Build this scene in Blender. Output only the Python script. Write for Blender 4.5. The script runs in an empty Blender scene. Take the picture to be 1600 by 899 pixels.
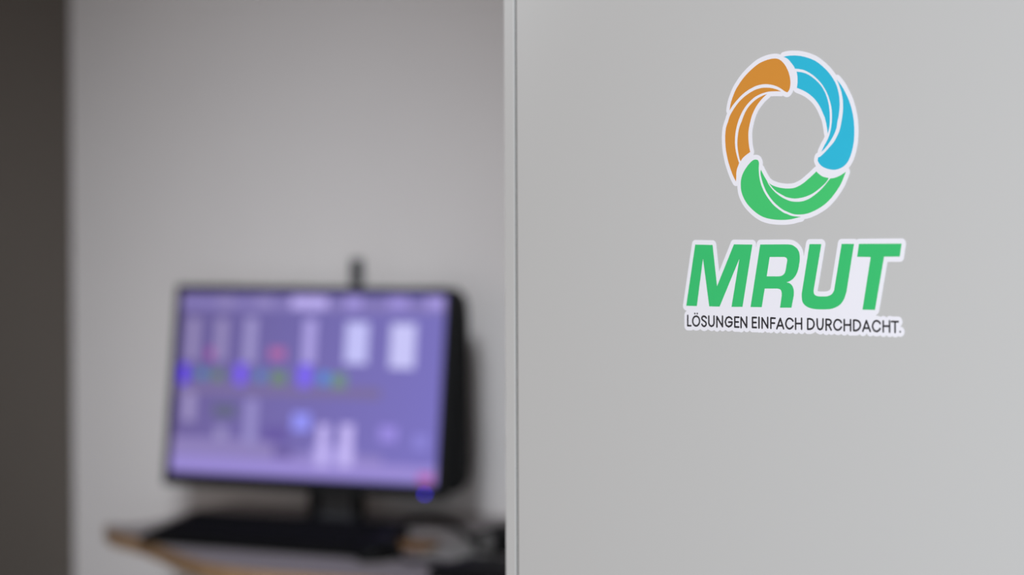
import bpy, bmesh, math
import numpy as np
from mathutils import Vector, Matrix

# ------------------------------------------------------------------ camera
FPX = 3400.0
CX, CY = 800.0, 449.5
CAMZ = 1.24
PITCH = math.atan(62.5 / FPX)
ROLL = 0.0038
fwd = Vector((0, math.cos(PITCH), -math.sin(PITCH)))
up0 = Vector((0, math.sin(PITCH), math.cos(PITCH)))
rt0 = Vector((1, 0, 0))
rt = rt0 * math.cos(ROLL) - up0 * math.sin(ROLL)
up = rt0 * math.sin(ROLL) + up0 * math.cos(ROLL)
CAM = Vector((0, 0, CAMZ))
col = bpy.context.scene.collection
scene = bpy.context.scene

cd = bpy.data.cameras.new('camera')
cam = bpy.data.objects.new('camera', cd)
col.objects.link(cam)
cam.matrix_world = Matrix(((rt.x, up.x, -fwd.x, 0), (rt.y, up.y, -fwd.y, 0), (rt.z, up.z, -fwd.z, CAMZ), (0, 0, 0, 1)))
cd.sensor_width = 36.0
cd.lens = 36.0 * FPX / 1600.0
cd.clip_start = 0.05
cd.dof.use_dof = True
cd.dof.focus_distance = 1.53
cd.dof.aperture_fstop = 3.5
scene.camera = cam

# ------------------------------------------------------------------ light
w = bpy.data.worlds.new('world')
scene.world = w
w.use_nodes = True
bg = w.node_tree.nodes['Background']
bg.inputs[0].default_value = (1.0, 0.91, 0.87, 1)
bg.inputs[1].default_value = 0.31


def area(name, loc, target, sx, sy, power, colr):
    l = bpy.data.lights.new(name, 'AREA')
    l.shape = 'RECTANGLE'
    l.size = sx
    l.size_y = sy
    l.energy = power
    l.color = colr
    o = bpy.data.objects.new(name, l)
    o.location = loc
    o.rotation_euler = (Vector(target) - Vector(loc)).to_track_quat('-Z', 'Y').to_euler()
    col.objects.link(o)
    return o


area('left_warm_fill', (-2.6, 0.3, 1.3), (0.3, 2.6, 1.2), 1.5, 1.2, 14, (1.0, 0.85, 0.77))  # added warm fill from the left, unseen; no window is built
area('rear_cool_fill', (-0.25, -0.75, 1.1), (0.35, 1.4, 1.0), 1.3, 0.9, 46, (0.83, 0.92, 1.0))  # unseen cool fill near the camera, added to grade the side panel
key = area('wall_beam_fill', (-0.30, 0.8, 2.15), (-0.42, 4.15, 0.90), 0.4, 0.4, 4.2, (0.86, 0.93, 1.0))  # added narrow beam, shapes the back wall's falloff and the monitor's shadow
key.data.spread = math.radians(36)

vs = scene.view_settings
vs.view_transform = 'Standard'
vs.look = 'None'
vs.exposure = 0.0
vs.gamma = 1.0
vs.use_curve_mapping = False


# ------------------------------------------------------------------ helpers
def lin(c):
    def f(v):
        v /= 255.0
        return v / 12.92 if v <= 0.04045 else ((v + 0.055) / 1.055) ** 2.4
    return (f(c[0]), f(c[1]), f(c[2]))


def ray(x, y):
    return (fwd + rt * ((x - CX) / FPX) - up * ((y - CY) / FPX))


def on_plane(x, y, p, n):
    d = ray(x, y)
    t = (p - CAM).dot(n) / d.dot(n)
    return CAM + d * t


def on_z(x, y, z):
    return on_plane(x, y, Vector((0, 0, z)), Vector((0, 0, 1)))


def mat(name, rgb, rough=0.5, noise=0.0, nscale=20.0, bump=0.0, metallic=0.0, spec=0.5, stretch=None):
    m = bpy.data.materials.new(name)
    m.use_nodes = True
    nt = m.node_tree
    b = nt.nodes['Principled BSDF']
    c = lin(rgb)
    b.inputs['Base Color'].default_value = (*c, 1)
    b.inputs['Roughness'].default_value = rough
    b.inputs['Metallic'].default_value = metallic
    b.inputs['Specular IOR Level'].default_value = spec
    if noise or bump:
        tc = nt.nodes.new('ShaderNodeTexCoord')
        mp = nt.nodes.new('ShaderNodeMapping')
        nt.links.new(tc.outputs['Object'], mp.inputs['Vector'])
        if stretch:
            mp.inputs['Scale'].default_value = stretch
        n = nt.nodes.new('ShaderNodeTexNoise')
        n.inputs['Scale'].default_value = nscale
        n.inputs['Detail'].default_value = 4
        nt.links.new(mp.outputs[0], n.inputs['Vector'])
        if noise:
            r = nt.nodes.new('ShaderNodeMix')
            r.data_type = 'RGBA'
            r.inputs['A'].default_value = (*[v * (1 - noise) for v in c], 1)
            r.inputs['B'].default_value = (*[min(1, v * (1 + noise)) for v in c], 1)
            nt.links.new(n.outputs['Fac'], r.inputs['Factor'])
            nt.links.new(r.outputs['Result'], b.inputs['Base Color'])
        if bump:
            bp = nt.nodes.new('ShaderNodeBump')
            bp.inputs['Strength'].default_value = bump
            bp.inputs['Distance'].default_value = 0.001
            nt.links.new(n.outputs['Fac'], bp.inputs['Height'])
            nt.links.new(bp.outputs[0], b.inputs['Normal'])
    return m


def emis(name, rgb, strength):
    m = bpy.data.materials.new(name)
    m.use_nodes = True
    b = m.node_tree.nodes['Principled BSDF']
    b.inputs['Base Color'].default_value = (*lin(rgb), 1)
    b.inputs['Emission Color'].default_value = (*lin(rgb), 1)
    b.inputs['Emission Strength'].default_value = strength
    return m


M = dict(
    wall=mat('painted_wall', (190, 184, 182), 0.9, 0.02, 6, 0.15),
    dark_wall=mat('shaded_taupe_paint', (90, 82, 75), 0.9, 0.03, 6, 0.15),  # guessed taupe finish, the wall's shade mixed into its colour
    floor=mat('grey_floor', (120, 116, 112), 0.5, 0.08, 8),
    laminate=mat('light_grey_laminate', (194, 193, 191), 0.5, 0.006, 3, 0.03),
    gap=mat('dark_gap', (60, 56, 52), 0.8, 0.05, 30),
    vinyl=mat('white_vinyl', (240, 238, 245), 0.4, 0.006, 40),
    orange=mat('orange_print', (215, 140, 40), 0.5, 0.01, 60),
    blue=mat('blue_print', (20, 184, 216), 0.5, 0.01, 60),
    green=mat('green_print', (56, 198, 108), 0.5, 0.01, 60),
    green2=mat('green_lettering', (42, 192, 108), 0.5, 0.01, 60),
    ink=mat('black_ink', (26, 25, 34), 0.5, 0.05, 60),
    black=mat('black_plastic', (8, 8, 9), 0.6, 0.08, 60, 0.05, 0.0, 0.15),
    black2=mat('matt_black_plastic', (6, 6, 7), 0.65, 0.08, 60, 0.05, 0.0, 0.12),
    grey=mat('grey_plastic', (40, 40, 43), 0.45, 0.05, 40),
    silver=mat('pale_grey_plastic', (84, 82, 82), 0.4, 0.05, 40),
    desk=mat('grey_desk_laminate', (138, 131, 131), 0.6, 0.03, 20),
    ply=mat('birch_edge', (140, 110, 80), 0.6, 0.12, 30, 0.1, stretch=(1, 1, 12)),
    steel=mat('grey_steel', (120, 120, 122), 0.4, 0.04, 20, metallic=0.6),
    brown=mat('brown_wood', (96, 66, 32), 0.6, 0.15, 40, 0.1, stretch=(1, 6, 1)),
    paper=mat('pale_paper', (132, 130, 127), 0.8, 0.03, 50),
)


def link(name, me, m=None, parent=None):
    o = bpy.data.objects.new(name, me)
    col.objects.link(o)
    if m is not None:
        me.materials.clear()
        me.materials.append(m)
    if parent is not None:
        o.parent = parent            # roots are placed before their parts; meshes are in the root's frame
    return o


def tag(o, label, cat, group=None):
    o['label'] = label
    o['category'] = cat
    if group:
        o['group'] = group
    return o


def thing(name, label, cat, matrix):
    o = bpy.data.objects.new(name, None)
    o.empty_display_size = 0.05
    col.objects.link(o)
    o.matrix_world = matrix
    return tag(o, label, cat)


def frame(origin, ax, ay, az):
    return Matrix(((ax.x, ay.x, az.x, origin.x), (ax.y, ay.y, az.y, origin.y), (ax.z, ay.z, az.z, origin.z), (0, 0, 0, 1)))


def box(bm, x0, x1, y0, y1, z0, z1, bev=0.0, seg=2, mtx=None):
    b = bmesh.new()
    bmesh.ops.create_cube(b, size=1)
    for v in b.verts:
        v.co = Vector((x0 + (v.co.x + .5) * (x1 - x0), y0 + (v.co.y + .5) * (y1 - y0), z0 + (v.co.z + .5) * (z1 - z0)))
    if bev:
        bmesh.ops.bevel(b, geom=b.edges[:], offset=bev, segments=seg, affect='EDGES', profile=0.5)
    if mtx is not None:
        bmesh.ops.transform(b, matrix=mtx, verts=b.verts)
    t = bpy.data.meshes.new('t')
    b.to_mesh(t)
    b.free()
    bm.from_mesh(t)
    bpy.data.meshes.remove(t)


def prism(bm, pts, z0, z1, bev=0.0, axis='z'):
    """closed outline of 2-D points extruded from z0 to z1 (axis z: xy outline; axis y: xz outline)"""
    b = bmesh.new()
    mk = (lambda p, h: (p[0], p[1], h)) if axis == 'z' else (lambda p, h: (p[0], h, p[1]))
    lo = [b.verts.new(mk(p, z0)) for p in pts]
    hi = [b.verts.new(mk(p, z1)) for p in pts]
    n = len(pts)
    b.faces.new(lo)
    b.faces.new(hi)
    for i in range(n):
        b.faces.new((lo[i], lo[(i + 1) % n], hi[(i + 1) % n], hi[i]))
    bmesh.ops.recalc_face_normals(b, faces=b.faces)
    if bev:
        es = [e for e in b.edges if len(e.link_faces) == 2 and any(len(f.verts) > 4 for f in e.link_faces) or n == 4]
        bmesh.ops.bevel(b, geom=es, offset=bev, segments=2, affect='EDGES', profile=0.5)
    t = bpy.data.meshes.new('t')
    b.to_mesh(t)
    b.free()
    bm.from_mesh(t)
    bpy.data.meshes.remove(t)


def tube(bm, pts, r, seg=10):
    pts = [Vector(p) for p in pts]
    rings = []
    for i, p in enumerate(pts):
        d = (pts[min(i + 1, len(pts) - 1)] - pts[max(i - 1, 0)]).normalized()
        q = d.to_track_quat('Z', 'Y')
        rings.append([bm.verts.new(p + q @ Vector((r * math.cos(2 * math.pi * k / seg), r * math.sin(2 * math.pi * k / seg), 0))) for k in range(seg)])
    for a, b in zip(rings, rings[1:]):
        for k in range(seg):
            bm.faces.new((a[k], a[(k + 1) % seg], b[(k + 1) % seg], b[k]))
    bm.faces.new(rings[0][::-1])
    bm.faces.new(rings[-1])


def done(name, bm, m, parent=None, smooth=False):
    me = bpy.data.meshes.new(name)
    bmesh.ops.recalc_face_normals(bm, faces=bm.faces)
    bm.to_mesh(me)
    bm.free()
    if smooth:
        for p in me.polygons:
            p.use_smooth = True
    return link(name, me, m, parent)


def catmull(pts, closed=False, n=6):
    """pts: (x, y) or (x, y, 1) where a third value marks a corner; smooth runs between corners"""
    L = len(pts)
    P = [Vector((p[0], p[1])) for p in pts]
    K = [len(p) > 2 for p in pts]
    out = []
    rng = range(L) if closed else range(L - 1)
    for i in rng:
        a, b = P[i], P[(i + 1) % L]
        pa = a - (b - a) if K[i] or (not closed and i == 0) else P[i - 1]
        nb = b + (b - a) if K[(i + 1) % L] or (not closed and i == L - 2) else P[(i + 2) % L]
        if K[i]:
            pa = a
        if K[(i + 1) % L]:
            nb = b
        for k in range(n):
            t = k / n
            out.append(0.5 * ((2 * a) + (b - pa) * t + (2 * pa - 5 * a + 4 * b - nb) * t * t + (3 * a - pa - 3 * b + nb) * t ** 3))
    if not closed:
        out.append(P[-1])
    return out


def fill_mesh(loops, z0, z1):
    """flat filled outlines (with holes) given thickness z0..z1, as a mesh"""
    cu = bpy.data.curves.new('c', 'CURVE')
    cu.dimensions = '2D'
    cu.fill_mode = 'BOTH'
    cu.extrude = (z1 - z0) / 2
    for lp in loops:
        s = cu.splines.new('POLY')
        s.points.add(len(lp) - 1)
        for i, p in enumerate(lp):
            s.points[i].co = (p[0], p[1], 0, 1)
        s.use_cyclic_u = True
    o = bpy.data.objects.new('c', cu)
    col.objects.link(o)
    dg = bpy.context.evaluated_depsgraph_get()
    me = bpy.data.meshes.new_from_object(o.evaluated_get(dg))
    bpy.data.objects.remove(o)
    bpy.data.curves.remove(cu)
    me.transform(Matrix.Translation((0, 0, (z0 + z1) / 2)))
    return me


def contours(field, x0, y0, h):
    """marching squares at level 0 (inside < 0) -> closed loops"""
    F = field
    ny, nx = F.shape
    segs = {}
    ins = F < 0

    def pt(k):
        kind, j, i = k
        if kind == 'h':
            a, b = F[j, i], F[j, i + 1]
            return (x0 + (i + a / (a - b)) * h, y0 + j * h)
        a, b = F[j, i], F[j + 1, i]
        return (x0 + i * h, y0 + (j + a / (a - b)) * h)
    code = ins[:-1, :-1] * 1 + ins[:-1, 1:] * 2 + ins[1:, 1:] * 4 + ins[1:, :-1] * 8
    T = {1: ['lb'], 2: ['br'], 3: ['lr'], 4: ['rt'], 5: ['lb', 'rt'], 6: ['bt'], 7: ['lt'], 8: ['tl'], 9: ['tb'], 10: ['br', 'tl'],
         11: ['tr'], 12: ['rl'], 13: ['rb'], 14: ['bl']}
    nb = {}
    for j, i in zip(*np.nonzero((code > 0) & (code < 15))):
        E = {'b': ('h', j, i), 't': ('h', j + 1, i), 'l': ('v', j, i), 'r': ('v', j, i + 1)}
        for s in T[int(code[j, i])]:
            a, b = E[s[0]], E[s[1]]
            nb.setdefault(a, []).append(b)
            nb.setdefault(b, []).append(a)
    loops = []
    while nb:
        st = next(iter(nb))
        lp = [st]
        cur = st
        while True:
            ns = nb.get(cur, [])
            if not ns:
                nb.pop(cur, None)
                break
            nx_ = ns.pop()
            if not ns:
                nb.pop(cur, None)
            if nx_ in nb:
                nb[nx_].remove(cur)
            if nx_ == st:
                nb.pop(st, None)
                break
            lp.append(nx_)
            cur = nx_
        if len(lp) > 6:
            loops.append([pt(k) for k in lp])
    return loops


def seg_dist(X, Y, a, b):
    ax, ay = a
    dx, dy = b[0] - ax, b[1] - ay
    L = dx * dx + dy * dy + 1e-18
    t = np.clip(((X - ax) * dx + (Y - ay) * dy) / L, 0, 1)
    return np.hypot(X - ax - t * dx, Y - ay - t * dy)


def grid(polys, pad, h):
    xs = [p[0] for q in polys for p in q]
    ys = [p[1] for q in polys for p in q]
    x0, y0 = min(xs) - pad, min(ys) - pad
    nx, ny = int((max(xs) + pad - x0) / h) + 2, int((max(ys) + pad - y0) / h) + 2
    X, Y = np.meshgrid(x0 + np.arange(nx) * h, y0 + np.arange(ny) * h)
    return X, Y, x0, y0


def stroke_field(X, Y, lines, closed=False):
    F = np.full(X.shape, 9.0)
    for q in lines:
        n = len(q)
        for i in range(n if closed else max(n - 1, 1)):
            a, b = q[i], q[(i + 1) % n]
            # restrict to a window around the segment
            F = np.minimum(F, seg_dist(X, Y, a, b))
    return F


def inside(X, Y, poly):
    I = np.zeros(X.shape, bool)
    n = len(poly)
    for i in range(n):
        (x1, y1), (x2, y2) = poly[i][:2], poly[(i + 1) % n][:2]
        if y1 == y2:
            continue
        c = ((y1 > Y) != (y2 > Y)) & (X < (x2 - x1) * (Y - y1) / (y2 - y1) + x1)
        I ^= c
    return I


def loop_area(l):
    return 0.5 * sum(l[i][0] * l[(i + 1) % len(l)][1] - l[(i + 1) % len(l)][0] * l[i][1] for i in range(len(l)))


# ------------------------------------------------------------------ room
YAW = math.radians(26)
E1 = Vector((math.cos(YAW), -math.sin(YAW), 0))      # along the back wall, towards the right
E2 = Vector((math.sin(YAW), math.cos(YAW), 0))       # into the back wall
E3 = Vector((0, 0, 1))
WP = Vector((-0.36, 3.785, 0)) + E2 * 0.34           # a point of the back wall
corner = on_plane(113, 449, WP, E2)
corner.z = 0
R = frame(corner, E1, E2, E3)                        # room frame: x along the back wall, -y into the room


def structure(name, bm, m):
    o = done(name, bm, m)
    o.matrix_world = R
    o['kind'] = 'structure'
    return o


b = bmesh.new(); box(b, -0.12, 3.6, 0, 0.12, 0, 2.6); structure('wall_back', b, M['wall'])
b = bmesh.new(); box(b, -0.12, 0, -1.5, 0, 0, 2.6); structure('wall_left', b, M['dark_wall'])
b = bmesh.new(); box(b, -0.12, 3.6, -5.4, 0.12, -0.1, 0); structure('floor', b, M['floor'])
b = bmesh.new(); box(b, 0, 3.6, -0.012, 0, 0, 0.07, 0.002); structure('baseboard_back', b, M['laminate'])
b = bmesh.new(); box(b, -0.12, 3.6, -2.6, 0.12, 2.6, 2.7); structure('ceiling', b, M['wall'])

# ------------------------------------------------------------------ cabinet with the two stickers
AP = math.radians(41.4)
PD = Vector((-math.sin(AP), math.cos(AP), 0))        # along the side panel, away from the camera
PN = Vector((-math.cos(AP), -math.sin(AP), 0))       # side panel's outward normal
P0 = Vector((0.195, 1.5, 0))
FACE = frame(P0, -PD, E3, PN)                        # sticker frame: x to the right, y up, z out of the panel
FINV = FACE.inverted()


def face2(x, y):
    q = FINV @ on_plane(x, y, P0, PN)
    return (q.x, q.y)


gx0 = face2(808.0, 899)[0]
groove = face2(806.3, 450)[0]
edge = face2(788.0, 450)[0]
CF = frame(P0, -PD, -PN, E3)                         # cabinet frame: x along depth, y across width, z up
cab = thing('cabinet', 'tall light grey cabinet whose plain side carries the stickers', 'cabinet', CF)
W, D0, H = 0.8, groove + 0.0012, 2.05
D1 = D0 + 0.6
b = bmesh.new(); box(b, D0, D1, 0, 0.018, 0.0, H, 0.0006); done('side_panel', b, M['laminate'], cab)
b = bmesh.new(); box(b, D0, D1, W - 0.018, W, 0.0, H, 0.0006); done('side_panel', b, M['laminate'], cab)
b = bmesh.new(); box(b, D0, D1, 0.018, W - 0.018, H - 0.018, H); done('top_panel', b, M['laminate'], cab)
b = bmesh.new(); box(b, D0 + 0.002, D1, 0.018, W - 0.018, 0.08, 0.098); done('bottom_panel', b, M['laminate'], cab)
b = bmesh.new(); box(b, D1 - 0.008, D1 - 0.001, 0.018, W - 0.018, 0.098, H - 0.018); done('back_panel', b, M['laminate'], cab)
b = bmesh.new(); box(b, D0 + 0.03, D0 + 0.046, 0.018, W - 0.018, 0.0, 0.08); done('plinth', b, M['gap'], cab)
b = bmesh.new(); box(b, D0 - 0.0024, D0, 0.0012, W - 0.0012, 0.09, H - 0.002)  # strip set in the open door gap, its shade given as dark colour
o = done('door_gap_shade', b, M['gap'], cab); o['label'] = 'dark strip for the shaded gap between door and side panel'
for k in (0, 1):
    y0, y1 = (0, W / 2 - 0.001) if k == 0 else (W / 2 + 0.001, W)
    b = bmesh.new(); box(b, edge, D0 - 0.0024, y0, y1, 0.085, H, 0.001, 3)
    dr = done('door', b, M['laminate'], cab)
    hy = W / 2 - 0.04 if k == 0 else W / 2 + 0.04
    b = bmesh.new()
    tube(b, [(edge, hy, 0.95), (edge - 0.03, hy, 0.95), (edge - 0.03, hy, 1.09), (edge, hy, 1.09)], 0.005)
    done('handle', b, M['steel'], dr)


def zmap(ox, oy, s):
    def g(pts):
        return [(ox + p[0] / s, oy + p[1] / s) + tuple(p[2:]) for p in pts]
    return g


def face_loop(pts, smooth=True):
    q = catmull(pts, True, 6) if smooth else [Vector(p[:2]) for p in pts]
    return [face2(p[0], p[1]) for p in q]


s = 899 / 120.0
Z1, Z2, Z3, Z4 = zmap(1120, 70, s), zmap(1120, 180, s), zmap(1230, 70, s), zmap(1230, 180, s)
Z5, Z6 = zmap(1140, 240, s), zmap(1230, 240, s)
RING = {
    'orange': [
        Z1([(155, 765, 1), (165, 700), (185, 630), (220, 540), (260, 470), (320, 385), (400, 300), (490, 225), (580, 182), (660, 163),
            (715, 165), (760, 190), (800, 235), (835, 300), (857, 370), (865, 430), (862, 490), (850, 530), (830, 556), (800, 545),
            (750, 510), (700, 485), (650, 470), (590, 462), (530, 465), (470, 480), (410, 508), (350, 545), (290, 595), (230, 660), (190, 710)]),
        Z1([(757, 546, 1), (700, 522), (640, 507), (580, 503), (520, 508), (450, 530), (380, 570), (320, 615), (260, 675), (215, 735),
            (180, 790), (155, 840), (138, 895)]) + Z2([(115, 140), (105, 210), (103, 290), (108, 380), (120, 460), (140, 550), (165, 630),
            (195, 710), (228, 775, 1), (232, 730), (232, 680), (240, 630), (255, 590), (265, 560, 1), (245, 500), (228, 430), (218, 360),
            (216, 290), (222, 210), (235, 140), (256, 66)]) + Z1([(280, 830), (310, 770), (350, 710), (400, 655), (450, 612), (510, 580),
            (560, 562), (610, 550), (680, 545)]),
        Z1([(592, 578, 1), (540, 597), (480, 630), (430, 670), (380, 723), (343, 780), (316, 840), (295, 899)]) + Z2([(270, 140), (255, 210),
            (246, 300), (248, 380), (258, 450), (272, 515), (283, 540, 1), (310, 500), (350, 465), (395, 432, 1), (382, 370), (375, 300),
            (373, 220), (380, 150)]) + Z1([(398, 890), (415, 830), (440, 770), (470, 715), (510, 660), (550, 615)])],
    'blue': [
        Z3([(585, 410, 1), (640, 480), (690, 570), (730, 660), (760, 760), (780, 860)]) + Z4([(787, 110), (790, 180), (788, 250), (782, 320),
            (765, 410), (740, 490), (710, 550), (670, 595), (620, 625), (560, 640), (500, 635), (440, 616), (400, 590), (375, 560),
            (362, 530), (367, 497, 1), (400, 478), (450, 430), (500, 375), (550, 315), (590, 245), (620, 170), (640, 75)]) +
        Z3([(652, 820), (658, 740), (655, 650), (640, 560), (615, 480)]),
        Z3([(-39, 142, 1), (0, 132), (50, 127), (130, 128), (200, 140), (280, 165), (350, 200), (420, 255), (480, 315), (530, 380), (570, 450),
            (595, 520), (612, 600), (618, 680), (615, 760), (605, 840)]) + Z4([(592, 75), (580, 150), (555, 220), (520, 285), (480, 345),
            (440, 395), (405, 430, 1), (435, 365), (465, 310), (492, 250), (510, 190), (525, 100), (528, 20)]) + Z3([(525, 760), (510, 680),
            (485, 600), (450, 525), (405, 455), (350, 395), (290, 345), (220, 305), (160, 287), (95, 280, 1), (80, 250), (50, 210), (10, 165)]),
        Z3([(115, 315, 1), (170, 322), (230, 340), (290, 375), (350, 425), (400, 480), (440, 545), (470, 620), (490, 700), (500, 780),
            (503, 860)]) + Z4([(498, 130), (480, 215, 1), (472, 160), (460, 90), (445, 30)]) + Z3([(435, 830), (400, 750), (360, 680),
            (310, 620), (250, 570), (190, 535), (118, 505, 1), (125, 450), (125, 380)])],
    'green': [
        Z5([(330, 75), (300, 72), (270, 85), (230, 125), (190, 180), (160, 235), (140, 300), (135, 360), (140, 430), (160, 500), (200, 575),
            (250, 635), (310, 690), (380, 735), (450, 760), (540, 775), (620, 778), (674, 776)]) + Z6([(60, 768), (110, 755), (165, 742, 1),
            (110, 738), (50, 728), (0, 708)]) + Z5([(640, 695), (580, 655), (520, 605), (470, 545), (425, 480), (390, 410), (365, 340),
            (350, 260), (345, 180), (347, 120), (344, 95)]),
        Z5([(370, 190, 1), (400, 250), (440, 320), (460, 360), (500, 415), (550, 465), (610, 510), (680, 545), (730, 560)]) + Z6([(110, 565),
            (150, 564), (200, 555), (260, 530), (320, 490), (380, 440), (430, 390), (470, 340), (510, 292, 1), (560, 285), (620, 260),
            (690, 215, 1), (665, 280), (630, 360), (580, 440), (520, 520), (450, 590), (370, 645), (290, 685), (220, 708), (150, 715),
            (80, 710), (0, 680)]) + Z5([(620, 652), (560, 605), (510, 555), (465, 495), (425, 425), (395, 350), (375, 280), (366, 230)]),
        Z5([(462, 345, 1), (500, 370), (560, 393), (620, 405), (680, 410)]) + Z6([(75, 405), (130, 385), (190, 350), (250, 300), (300, 255),
            (345, 210, 1), (375, 240), (420, 270), (490, 288, 1), (460, 335), (410, 385), (350, 435), (290, 475), (220, 505), (150, 522),
            (80, 527), (0, 512)]) + Z5([(620, 485), (560, 450), (510, 405)])],
}
z3, z4, zr = zmap(1060, 365, 952 / 180.0), zmap(1240, 365, 952 / 180.0), zmap(1170, 370, s)


def c1(pts):
    return [p + (1,) for p in pts]


LETTERS = [
    ('M', z3(c1([(142, 92), (285, 95), (322, 438), (462, 90), (614, 92), (532, 607), (442, 607), (508, 205), (343, 605), (258, 603),
                 (206, 205), (155, 600), (68, 598)])), None),
    ('R', zr([(138, 92, 1), (460, 90, 1), (510, 98), (560, 130), (590, 175), (600, 230), (597, 300), (580, 390), (555, 450), (520, 495),
              (480, 522), (447, 535, 1), (485, 548), (515, 580), (530, 630), (530, 690, 1), (503, 832, 1), (370, 832, 1), (390, 690, 1),
              (388, 650), (372, 618), (335, 608, 1), (190, 608, 1), (155, 826, 1), (25, 824, 1)]),
     zr([(248, 238, 1), (420, 238, 1), (445, 250), (455, 275, 1), (440, 370, 1), (425, 425), (395, 455), (360, 465, 1), (213, 465, 1)])),
    ('U', z4([(135, 88, 1), (232, 88, 1), (168, 470, 1), (172, 500), (195, 517), (240, 521), (285, 518), (320, 500), (338, 470, 1),
              (400, 86, 1), (502, 86, 1), (440, 480, 1), (420, 540), (385, 590), (320, 622), (240, 628), (160, 622), (105, 600), (75, 560),
              (70, 500, 1)]), None),
    ('T', z4(c1([(543, 86), (895, 84), (880, 192), (750, 192), (675, 632), (572, 630), (640, 195), (528, 193)])), None),
]
k = 1600 / 90.0
T1, T2, T3, T4 = zmap(1065, 485, k), zmap(1150, 485, k), zmap(1235, 485, k), zmap(1330, 485, k)


def ell(cx, cy, rx, ry, n=28):
    return [(cx + rx * math.cos(2 * math.pi * i / n), cy + ry * math.sin(2 * math.pi * i / n)) for i in range(n + 1)]


STROKES = []


def st(zf, pts, smooth=False):
    p = zf(pts)
    if smooth:
        p = catmull(p, False, 5)
    STROKES.append([face2(q[0], q[1]) for q in p])


st(T1, [(180, 145), (180, 430), (268, 430)])
st(T1, ell(413, 300, 95, 135)); st(T1, [(378, 92)]); st(T1, [(445, 92)])
st(T1, [(695, 215), (665, 182), (625, 167), (588, 185), (572, 225), (590, 265), (640, 303), (682, 340), (692, 390), (670, 430), (635, 447), (595, 427), (572, 390)], True)
st(T1, [(765, 165), (765, 360), (790, 420), (840, 447), (890, 420), (910, 365), (910, 165)])
st(T1, [(990, 465), (990, 180), (1145, 455), (1145, 170)])
st(T1, [(1405, 250), (1370, 205), (1320, 187), (1260, 217), (1222, 320), (1250, 420), (1315, 460), (1380, 430), (1408, 380), (1412, 332), (1320, 330)])
st(T1, [(1598, 195), (1487, 192), (1487, 465), (1598, 468)]); st(T1, [(1487, 325), (1585, 328)])
st(T2, [(150, 482), (150, 200), (305, 475), (305, 190)])
st(T2, [(575, 205), (467, 203), (467, 478), (575, 480)]); st(T2, [(467, 340), (565, 342)])
st(T2, [(648, 200), (648, 490)])
st(T2, [(735, 495), (735, 215), (890, 490), (890, 205)])
st(T2, [(978, 500), (978, 218), (1095, 222)]); st(T2, [(978, 355), (1078, 360)])
st(T2, [(1143, 510), (1240, 230), (1330, 512)]); st(T2, [(1180, 430), (1298, 430)])
st(T3, [(80, 300), (40, 250), (-20, 228), (-80, 262), (-118, 370), (-88, 470), (-20, 515), (42, 487), (80, 440)], True)
st(T3, [(155, 228), (155, 525)]); st(T3, [(320, 228), (320, 525)]); st(T3, [(155, 370), (320, 370)])
st(T3, [(490, 240), (490, 525), (560, 525), (620, 500), (655, 450), (670, 385), (655, 320), (620, 265), (560, 240), (490, 240)])
st(T3, [(752, 245), (755, 420), (785, 512), (835, 537), (885, 512), (912, 430), (915, 245)])
st(T3, [(1002, 550), (1002, 255), (1080, 258), (1125, 283), (1143, 332), (1122, 385), (1080, 407), (1002, 405)]); st(T3, [(1070, 405), (1142, 548)])
st(T3, [(1425, 340), (1385, 285), (1320, 264), (1257, 297), (1217, 405), (1250, 508), (1320, 551), (1385, 525), (1425, 470)], True)
st(T3, [(1505, 262), (1505, 565)]); st(T3, [(1680, 268), (1680, 570)]); st(T3, [(1505, 408), (1680, 410)])
st(T4, [(80, 278), (80, 565), (150, 565), (210, 535), (250, 480), (268, 415), (250, 345), (205, 297), (145, 278), (80, 278)])
st(T4, [(333, 580), (432, 292), (538, 585)]); st(T4, [(370, 497), (502, 500)])
st(T4, [(813, 370), (775, 317), (710, 294), (645, 327), (602, 440), (640, 548), (710, 588), (775, 560), (813, 512)], True)
st(T4, [(900, 300), (900, 600)]); st(T4, [(1075, 300), (1075, 605)]); st(T4, [(900, 440), (1075, 445)])
st(T4, [(1132, 314), (1312, 320)]); st(T4, [(1228, 318), (1228, 612)])
st(T4, [(1370, 598)])

BACK0, BACK1, INK1 = 0.00004, 0.0003, 0.00042


def sticker_root(name, label, cx_, cy_):
    o = thing(name, label, 'sticker', FACE @ Matrix.Translation((cx_, cy_, 0)))
    return o, Matrix.Translation((-cx_, -cy_, 0))


# ring sticker
root, off = sticker_root('logo_sticker', 'round white-edged sticker of orange, blue and green swirls on the grey cabinet side', *face2(1235, 215))
ring = {c: [face_loop(p) for p in ps] for c, ps in RING.items()}
allp = [p for ps in ring.values() for p in ps]
X, Y, x0, y0 = grid(allp, 0.008, 0.0004)
F = stroke_field(X, Y, allp, True)
for p in allp:
    F[inside(X, Y, p)] = -0.001
lps = [l for l in contours(F - 0.0034, x0, y0, 0.0004) if abs(loop_area(l)) > 2e-4]
me = fill_mesh(lps, BACK0, BACK1); me.transform(off)
link('backing', me, M['vinyl'], root)
for c in ('orange', 'blue', 'green'):
    me = fill_mesh(ring[c], BACK1, INK1); me.transform(off)
    o = link('swirl', me, M[c], root)
    o['label'] = c + ' three-banded swirl'

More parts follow.
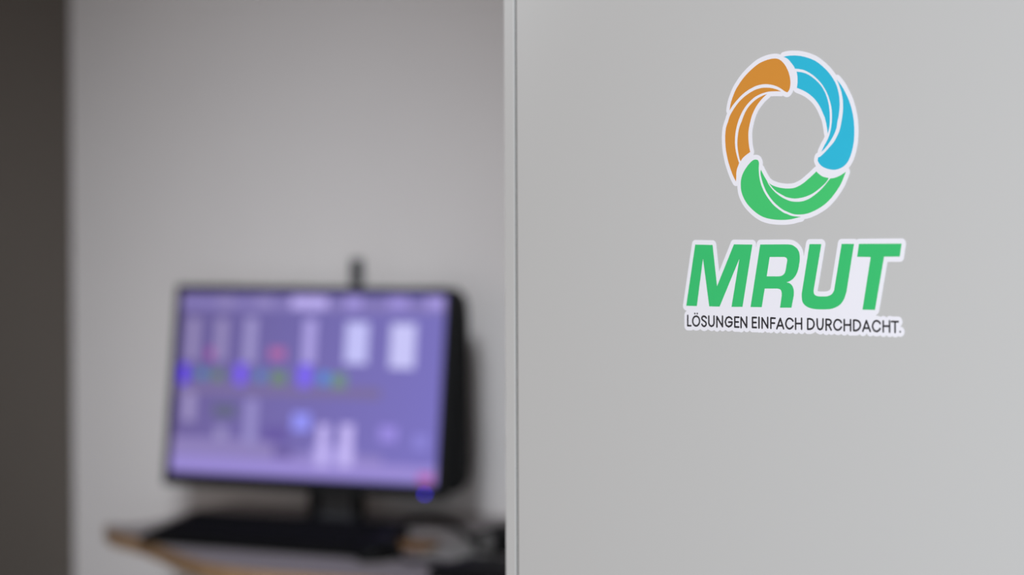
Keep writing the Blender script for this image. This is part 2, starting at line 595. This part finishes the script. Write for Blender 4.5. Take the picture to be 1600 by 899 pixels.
# lettering sticker
root, off = sticker_root('lettering_sticker', 'white-edged sticker with slanted green capitals MRUT over a small black slogan line', *face2(1240, 450))
lets = [(nm, [face_loop(p)] + ([face_loop(h)] if h else [])) for nm, p, h in LETTERS]
outl = [l[0] for nm, l in lets]
X, Y, x0, y0 = grid(outl + [q for q in STROKES], 0.008, 0.0004)
F = stroke_field(X, Y, outl, True)
for p in outl:
    F[inside(X, Y, p)] = -0.001
FILL = [z3([(155, 600), (206, 205), (258, 603)]), z3([(343, 605), (508, 205), (442, 607)]), z3([(532, 607), (610, 115), (675, 115), (605, 610)]),
        zr([(190, 600), (375, 600), (390, 690), (370, 835), (155, 830)]),
        zr([(503, 835), (530, 690), (500, 560), (450, 535), (520, 495), (575, 400), (600, 240), (675, 240), (618, 640), (630, 740), (720, 840)]),
        z4([(500, 100), (545, 100), (530, 190), (640, 192), (572, 632), (300, 626), (385, 590), (440, 480)]),
        [(1073, 477), (1369, 483), (1369, 501), (1240, 498), (1074, 494)]]
G = stroke_field(X, Y, STROKES)
BK = np.minimum(F - 0.0034, G - 0.0034)
for p in FILL:
    BK[inside(X, Y, [face2(q[0], q[1]) for q in p])] = -0.001
lps = [l for l in contours(BK, x0, y0, 0.0004) if abs(loop_area(l)) > 2e-3]
me = fill_mesh(lps, BACK0, BACK1); me.transform(off)
link('backing', me, M['vinyl'], root)
for nm, l in lets:
    me = fill_mesh(l, BACK1, INK1); me.transform(off)
    o = link('letter', me, M['green2'], root)
    o['label'] = 'slanted green capital letter ' + nm
X, Y, x0, y0 = grid(STROKES, 0.002, 0.00015)
G = stroke_field(X, Y, STROKES)
me = fill_mesh(contours(G - 0.00066, x0, y0, 0.00015), BACK1, INK1); me.transform(off)
o = link('slogan', me, M['ink'], root); o['label'] = 'small black line of capitals reading LÖSUNGEN EINFACH DURCHDACHT.'

# ------------------------------------------------------------------ desk
ZT = 0.745
front = [(164, 820), (172, 829), (185, 833), (220, 842), (253, 855), (285, 868), (318, 879), (353, 886), (400, 892)]
fp = [on_z(x, y, ZT) for x, y in front]
DO = on_z(400, 892, ZT)
DR = frame(Vector((DO.x, DO.y, 0)), E1, E2, E3)
DI = DR.inverted()
desk = thing('desk', 'grey-topped desk with a birch edge standing against the back wall', 'desk', DR)
yb = (DI @ WP).y - 0.004
lp = [DI @ p for p in fp]
side = [DI @ on_z(x, y, ZT) for x, y in ((304, 798), (275, 807), (245, 816), (205, 821))]
outline = [(p.x, p.y) for p in lp] + [(1.0, 0.0), (1.0, yb), (side[0].x, yb)] + [(p.x, p.y) for p in side]
b = bmesh.new(); prism(b, outline, ZT - 0.025, ZT); done('tabletop', b, M['desk'], desk)
# edge band: thin strip wrapped round the outline
b = bmesh.new()
n = len(outline)
pts = [Vector(p) for p in outline]
outer = []
for i in range(n):
    d1 = (pts[i] - pts[i - 1]).normalized(); d2 = (pts[(i + 1) % n] - pts[i]).normalized()
    t = (d1 + d2).normalized(); nn = Vector((t.y, -t.x))
    outer.append(pts[i] + nn * 0.0018)
for i in range(n):
    if pts[i].y == yb and pts[(i + 1) % n].y == yb:
        continue
    j = (i + 1) % n
    a, c_, d_, e_ = pts[i], pts[j], outer[j], outer[i]
    vs_ = [b.verts.new((q.x, q.y, z)) for z in (ZT - 0.026, ZT + 0.0004) for q in (a, c_, d_, e_)]
    for f in ((0, 1, 2, 3), (4, 5, 6, 7), (0, 1, 5, 4), (2, 3, 7, 6), (0, 3, 7, 4), (1, 2, 6, 5)):
        b.faces.new([vs_[q] for q in f])
bmesh.ops.remove_doubles(b, verts=b.verts, dist=1e-6)
o = done('edge_band', b, M['ply'], desk); o['label'] = 'pale brown wooden edge'
xl = 0.0
for lx, ly in ((0.0, 0.06), (0.93, 0.06), (0.05, yb - 0.06), (0.93, yb - 0.06)):
    b = bmesh.new(); box(b, lx - 0.02, lx + 0.02, ly - 0.02, ly + 0.02, 0, ZT - 0.0252, 0.003); done('leg', b, M['steel'], desk)

# ------------------------------------------------------------------ monitor
MY, MT, MR = 0.38200, 0.13256, -0.009567
MC = Vector((-0.36035, 3.78451, CAMZ - 0.23948))
m1 = Vector((math.cos(MY), -math.sin(MY), 0)); m2 = Vector((math.sin(MY), math.cos(MY), 0))
mu = E3 * math.cos(MT) + m2 * math.sin(MT)
ma = m1 * math.cos(MR) + mu * math.sin(MR)
mb = -m1 * math.sin(MR) + mu * math.cos(MR)
mc = mb.cross(ma) * -1.0
if mc.dot(m2) < 0:
    mc = -mc
SF = frame(MC, ma, mc, mb)                           # screen frame: x right, y back, z up
SI = SF.inverted()
MBASE = frame(Vector((MC.x + m2.x * 0.07, MC.y + m2.y * 0.07, ZT)), m1, m2, E3)
mon = thing('monitor', 'black computer monitor with a glowing purple screen on the desk', 'monitor', MBASE)
TOM = MBASE.inverted() @ SF                          # screen frame -> monitor root frame


def scr(x, y, dy=0.0):
    q = SI @ on_plane(x, y, SF @ Vector((0, dy, 0)), mc)
    return q


SW, SH = 0.259, 0.162
L_, R_, T_, B_ = SW + 0.011, SW + 0.019, SH + 0.012, SH + 0.022
b = bmesh.new()
for x0_, x1_, z0_, z1_ in ((-L_, -SW, -B_, T_), (SW, R_, -B_, T_), (-SW, SW, SH, T_), (-SW, SW, -B_, -SH)):
    box(b, x0_, x1_, -0.004, 0.012, z0_, z1_, 0.0015)
bmesh.ops.transform(b, matrix=TOM, verts=b.verts)
bez = done('bezel', b, M['black'], mon)

# screen: one emissive mesh carrying the picture it shows
scm = bpy.data.materials.new('lit_screen')
scm.use_nodes = True
nt = scm.node_tree
at = nt.nodes.new('ShaderNodeAttribute'); at.attribute_name = 'picture'
pb = nt.nodes['Principled BSDF']
pb.inputs['Base Color'].default_value = (0.01, 0.01, 0.012, 1)
pb.inputs['Roughness'].default_value = 0.6
pb.inputs['Specular IOR Level'].default_value = 0.15
nt.links.new(at.outputs['Color'], pb.inputs['Emission Color'])
pb.inputs['Emission Strength'].default_value = 0.92
verts, faces, cols = [], [], []


def quad(c4, dy, cc):
    i0 = len(verts)
    for q in c4:
        verts.append((q[0], dy, q[1]))
    faces.append((i0, i0 + 1, i0 + 2, i0 + 3))
    cols.append([cc] * 4 if isinstance(cc[0], (int, float)) else cc)


quad([(-SW, -SH), (SW, -SH), (SW, SH), (-SW, SH)], 0.001, [(112, 98, 160), (125, 116, 200), (120, 112, 192), (102, 90, 148)])
lay = [0]


def r(x0, y0, x1, y1, c):
    lay[0] += 1
    pts_ = []
    ps = scr(250 + (x0 + x1) / 2 / 2.498, 430 + (y0 + y1) / 2 / 2.498)
    hw = (x1 - x0) / 2 / 2.498 * 0.00120
    hh = (y1 - y0) / 2 / 2.498 * 0.00113
    a0, a1 = max(ps.x - hw, -SW + 0.001), min(ps.x + hw, SW - 0.001)
    b0, b1 = max(ps.z - hh, -SH + 0.001), min(ps.z + hh, SH - 0.001)
    quad([(a0, b0), (a1, b0), (a1, b1), (a0, b1)], 0.001 - lay[0] * 0.00003, c)


def bar(v0, v1, c, u0=0.0, u1=1.0):
    lay[0] += 1
    quad([(-SW + u0 * 2 * SW, SH - v1 * 2 * SH), (-SW + u1 * 2 * SW, SH - v1 * 2 * SH), (-SW + u1 * 2 * SW, SH - v0 * 2 * SH),
          (-SW + u0 * 2 * SW, SH - v0 * 2 * SH)], 0.001 - lay[0] * 0.00003, c)


bar(0.03, 0.095, (134, 122, 186))
bar(0.50, 0.56, (124, 110, 160), 0.0, 0.78)
bar(0.80, 0.94, (144, 130, 190), 0.0, 0.40)
bar(0.86, 0.94, (146, 132, 200), 0.40, 0.8)
bar(0.90, 0.985, (156, 140, 216))
for x0_, x1_, c in ((510, 655, (192, 178, 245)), (725, 785, (166, 152, 226)), (890, 970, (160, 146, 222)), (1040, 1108, (168, 154, 228)),
                    (225, 285, (146, 134, 190)), (375, 435, (148, 136, 196))):
    r(x0_, 84, x1_, 132, c)
for x0_, x1_, y0_, y1_, c in ((104, 152, 165, 335, (150, 138, 186)), (215, 262, 168, 335, (152, 140, 190)), (328, 376, 165, 345, (160, 150, 206)),
                              (558, 608, 172, 345, (176, 164, 232)), (722, 812, 186, 345, (200, 198, 255)), (898, 996, 192, 362, (206, 203, 255)),
                              (88, 138, 458, 570, (158, 146, 196)), (212, 262, 590, 645, (152, 142, 196)), (328, 378, 485, 660, (152, 142, 204)),
                              (612, 658, 585, 745, (190, 176, 244)), (700, 752, 585, 745, (194, 180, 246)), (590, 760, 670, 745, (166, 152, 226)),
                              (855, 925, 592, 650, (156, 140, 230)), (990, 1040, 625, 680, (142, 134, 220))):
    r(x0_, y0_, x1_, y1_, c)
r(612, 585, 658, 745, (196, 182, 248)); r(700, 585, 752, 745, (200, 186, 250))
r(182, 285, 212, 330, (160, 78, 160)); r(425, 285, 490, 328, (180, 104, 168))
for x0_, x1_, y0_, y1_, c in ((74, 112, 345, 425, (96, 62, 245)), (140, 188, 365, 405, (84, 130, 175)), (202, 250, 372, 412, (106, 134, 104)),
                              (292, 338, 345, 428, (122, 90, 250)), (372, 412, 372, 415, (90, 134, 190)), (432, 494, 376, 425, (110, 142, 104)),
                              (540, 590, 350, 438, (126, 100, 255)), (618, 662, 380, 428, (84, 140, 220)), (670, 728, 385, 440, (112, 146, 128)),
                              (205, 300, 505, 555, (98, 102, 130)), (400, 500, 590, 655, (104, 88, 165)), (440, 520, 678, 715, (108, 92, 160)),
                              (515, 588, 540, 608, (150, 150, 255)), (1008, 1062, 778, 812, (190, 100, 180))):
    r(x0_, y0_, x1_, y1_, c)
me = bpy.data.meshes.new('screen')
me.from_pydata(verts, [], faces)
ca = me.color_attributes.new('picture', 'FLOAT_COLOR', 'CORNER')
i = 0
for cc in cols:
    for c in cc:
        ca.data[i].color = (*lin(c), 1); i += 1
me.transform(TOM)
link('screen', me, scm, mon)

# housing behind the bezel; overhang on the right added for dark body and shadow
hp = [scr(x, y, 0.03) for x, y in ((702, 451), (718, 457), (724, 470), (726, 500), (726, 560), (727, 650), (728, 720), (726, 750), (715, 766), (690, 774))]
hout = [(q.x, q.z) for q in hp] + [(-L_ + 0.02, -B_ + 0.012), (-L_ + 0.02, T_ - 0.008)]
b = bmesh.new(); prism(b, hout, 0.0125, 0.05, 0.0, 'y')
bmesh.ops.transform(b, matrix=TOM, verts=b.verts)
done('housing_with_shadow', b, M['black2'], mon)
q = scr(665.5, 773)
b = bmesh.new()
bmesh.ops.create_cone(b, cap_ends=True, segments=20, radius1=0.003, radius2=0.003, depth=0.0015, matrix=TOM @ Matrix.Translation((q.x, -0.0045, max(q.z, -B_ + 0.0035))) @ Matrix.Rotation(math.pi / 2, 4, 'X'))
o = done('power_light', b, emis('blue_led', (50, 10, 255), 3.4), mon); o['label'] = 'small glowing blue light under the screen corner'
# stand (upright, behind the panel)
b = bmesh.new(); box(b, -0.026, -0.006, -0.015, 0.012, 0.012, 0.2, 0.003)
box(b, 0.062, 0.076, -0.015, 0.012, 0.012, 0.2, 0.003); done('stand_rail', b, M['black2'], mon)
b = bmesh.new(); box(b, -0.006, 0.062, -0.008, 0.010, 0.012, 0.2, 0.002); done('stand_neck', b, M['grey'], mon)
b = bmesh.new()
prism(b, [(0.03 + 0.13 * math.cos(t) * (1 if abs(math.cos(t)) < .8 else 1), -0.02 + 0.09 * math.sin(t)) for t in [i * math.pi / 20 for i in range(40)]], 0.0, 0.012, 0.003)
o = done('stand_base', b, M['grey'], mon)

b = bmesh.new(); box(b, -0.012, 0.068, -0.034, -0.006, 0.17, 0.215, 0.003); done('hinge', b, M['black2'], mon)
# webcam on the top edge
q = scr(557.5, 446)
wf = SF @ Matrix.Translation((q.x, 0.002, T_ + 0.0002))
wc = thing('webcam', 'small upright dark webcam clipped on the monitor top', 'webcam', frame(wf.translation, m1, m2, E3))
b = bmesh.new(); box(b, -0.011, 0.011, -0.010, 0.010, 0.001, 0.050, 0.005, 3); done('body', b, M['grey'], wc, True)
b = bmesh.new()
bmesh.ops.create_cone(b, cap_ends=True, segments=20, radius1=0.006, radius2=0.005, depth=0.004, matrix=Matrix.Translation((0, -0.0118, 0.034)) @ Matrix.Rotation(math.pi / 2, 4, 'X'))
done('lens', b, M['black'], wc)

# ------------------------------------------------------------------ keyboard
kl = on_z(217, 838, ZT + 0.012); kr = on_z(556, 862, ZT + 0.012); kb = on_z(304, 797, ZT + 0.035)
kx = (kr - kl); kx.z = 0; kw = kx.length; kx.normalize(); ky = Vector((-kx.y, kx.x, 0))
kd = max(0.14, min(0.17, (kb - kl).dot(ky)))
sk = (kb - kl).dot(kx)
print('keyboard', kw, (kb - kl).dot(ky), sk)
key = thing('keyboard', 'black computer keyboard lying in front of the monitor', 'keyboard', frame(Vector((kl.x, kl.y, ZT)), kx, ky, E3))
b = bmesh.new()
prof = [(0, 0.0005), (kd, 0.0005), (kd, 0.034), (kd * 0.96, 0.036), (0.004, 0.012), (0, 0.010)]
lo = [b.verts.new((0, p[0], p[1])) for p in prof]; hi = [b.verts.new((kw, p[0], p[1])) for p in prof]
b.faces.new(lo); b.faces.new(hi)
for i in range(6):
    b.faces.new((lo[i], lo[(i + 1) % 6], hi[(i + 1) % 6], hi[i]))
bmesh.ops.recalc_face_normals(b, faces=b.faces)
bmesh.ops.bevel(b, geom=b.edges[:], offset=0.0015, segments=2, affect='EDGES')
done('body', b, M['black'], key)
b = bmesh.new()
sl = (0.036 - 0.012) / (kd * 0.96 - 0.004)
for rr in range(6):
    yy = 0.010 + rr * (kd - 0.022) / 6
    x = 0.010
    while x < kw - 0.022:
        wk = 0.0165
        if rr == 0 and 0.085 < x < 0.1:
            wk = 0.105
        zz = 0.012 + sl * (yy + 0.008)
        box(b, x, min(x + wk, kw - 0.006), yy, yy + 0.016, zz - 0.001, zz + 0.006, 0.002, 1)
        x += wk + 0.0025
done('keys', b, M['black2'], key)

# ------------------------------------------------------------------ mouse
mp_ = on_z(580, 874, ZT)
ms = thing('computer_mouse', 'black mouse at the right end of the keyboard', 'mouse', frame(Vector((mp_.x + 0.014, mp_.y + 0.004, ZT)), kx, ky, E3))
b = bmesh.new()
bmesh.ops.create_uvsphere(b, u_segments=24, v_segments=16, radius=1)
for v in b.verts:
    v.co = Vector((v.co.x * 0.030 * (1 - 0.12 * v.co.y), v.co.y * 0.054, max(v.co.z, -0.25) * 0.028 + 0.007))
done('body', b, M['black2'], ms, True)
b = bmesh.new()
bmesh.ops.create_cone(b, cap_ends=True, segments=18, radius1=0.008, radius2=0.008, depth=0.007, matrix=Matrix.Translation((0, 0.028, 0.026)) @ Matrix.Rotation(math.pi / 2, 4, 'Y'))
done('scroll_wheel', b, M['grey'], ms)


# ------------------------------------------------------------------ cables and small things at the desk's right
def cable(name, label, pix, rad, lift=0.0, mm='black2'):
    p = catmull(pix, False, 8)
    P = [on_z(q[0], q[1], ZT + rad + lift) for q in p]
    o0 = Vector((P[0].x, P[0].y, ZT))
    b = bmesh.new(); tube(b, [Vector((q.x, q.y, ZT + rad + 0.0003)) - o0 for q in P], rad, 8)
    o = done(name, b, M[mm], None, True)
    o.location = o0
    tag(o, label, 'cable')


cable('cable', 'black cable arching on the desk behind the brown block', [(610, 848), (618, 832), (632, 818), (655, 811), (682, 810), (704, 818), (722, 830), (735, 842)], 0.0065)
cable('cable', 'black cable winding across the desk in front of the pale paper', [(622, 872), (645, 878), (672, 877), (705, 884), (740, 880), (775, 872)], 0.004)

q = on_z(644, 863, ZT)
fb = thing('wooden_block', 'small brown wooden block inside the loop of black cable', 'block', frame(Vector((q.x, q.y, ZT)), E1, E2, E3))
b = bmesh.new(); box(b, -0.030, 0.030, 0, 0.04, 0.0003, 0.016, 0.003); done('body', b, M['brown'], fb)

q = on_z(700, 872, ZT)
b = bmesh.new(); box(b, -0.055, 0.055, 0, 0.16, 0.0003, 0.003, 0.0005)
o = done('paper_pad', b, M['paper']); o.matrix_world = frame(Vector((q.x, q.y, ZT)), E1, E2, E3)
tag(o, 'pale paper pad lying on the desk beside the brown block', 'paper')

q = on_z(738, 866, ZT)
dv = thing('desk_telephone', 'low black device with a grey round key beside the cabinet edge', 'telephone', frame(Vector((q.x, q.y, ZT)), E1, E2, E3))
b = bmesh.new()
box(b, 0, 0.15, 0, 0.11, 0.0003, 0.038, 0.006, 3)
done('body', b, M['black2'], dv)
b = bmesh.new()
bmesh.ops.create_cone(b, cap_ends=True, segments=24, radius1=0.012, radius2=0.011, depth=0.004, matrix=Matrix.Translation((0.028, -0.0015, 0.022)) @ Matrix.Rotation(math.pi / 2, 4, 'X'))
done('round_key', b, M['silver'], dv)

q = on_z(668, 908, ZT)
nb_ = thing('notebook', 'flat black closed notebook at the front of the desk', 'notebook', frame(Vector((q.x, q.y, ZT)), E1, E2, E3))
b = bmesh.new(); box(b, 0, 0.21, 0, 0.14, 0.0003, 0.020, 0.002); done('cover', b, M['black2'], nb_)
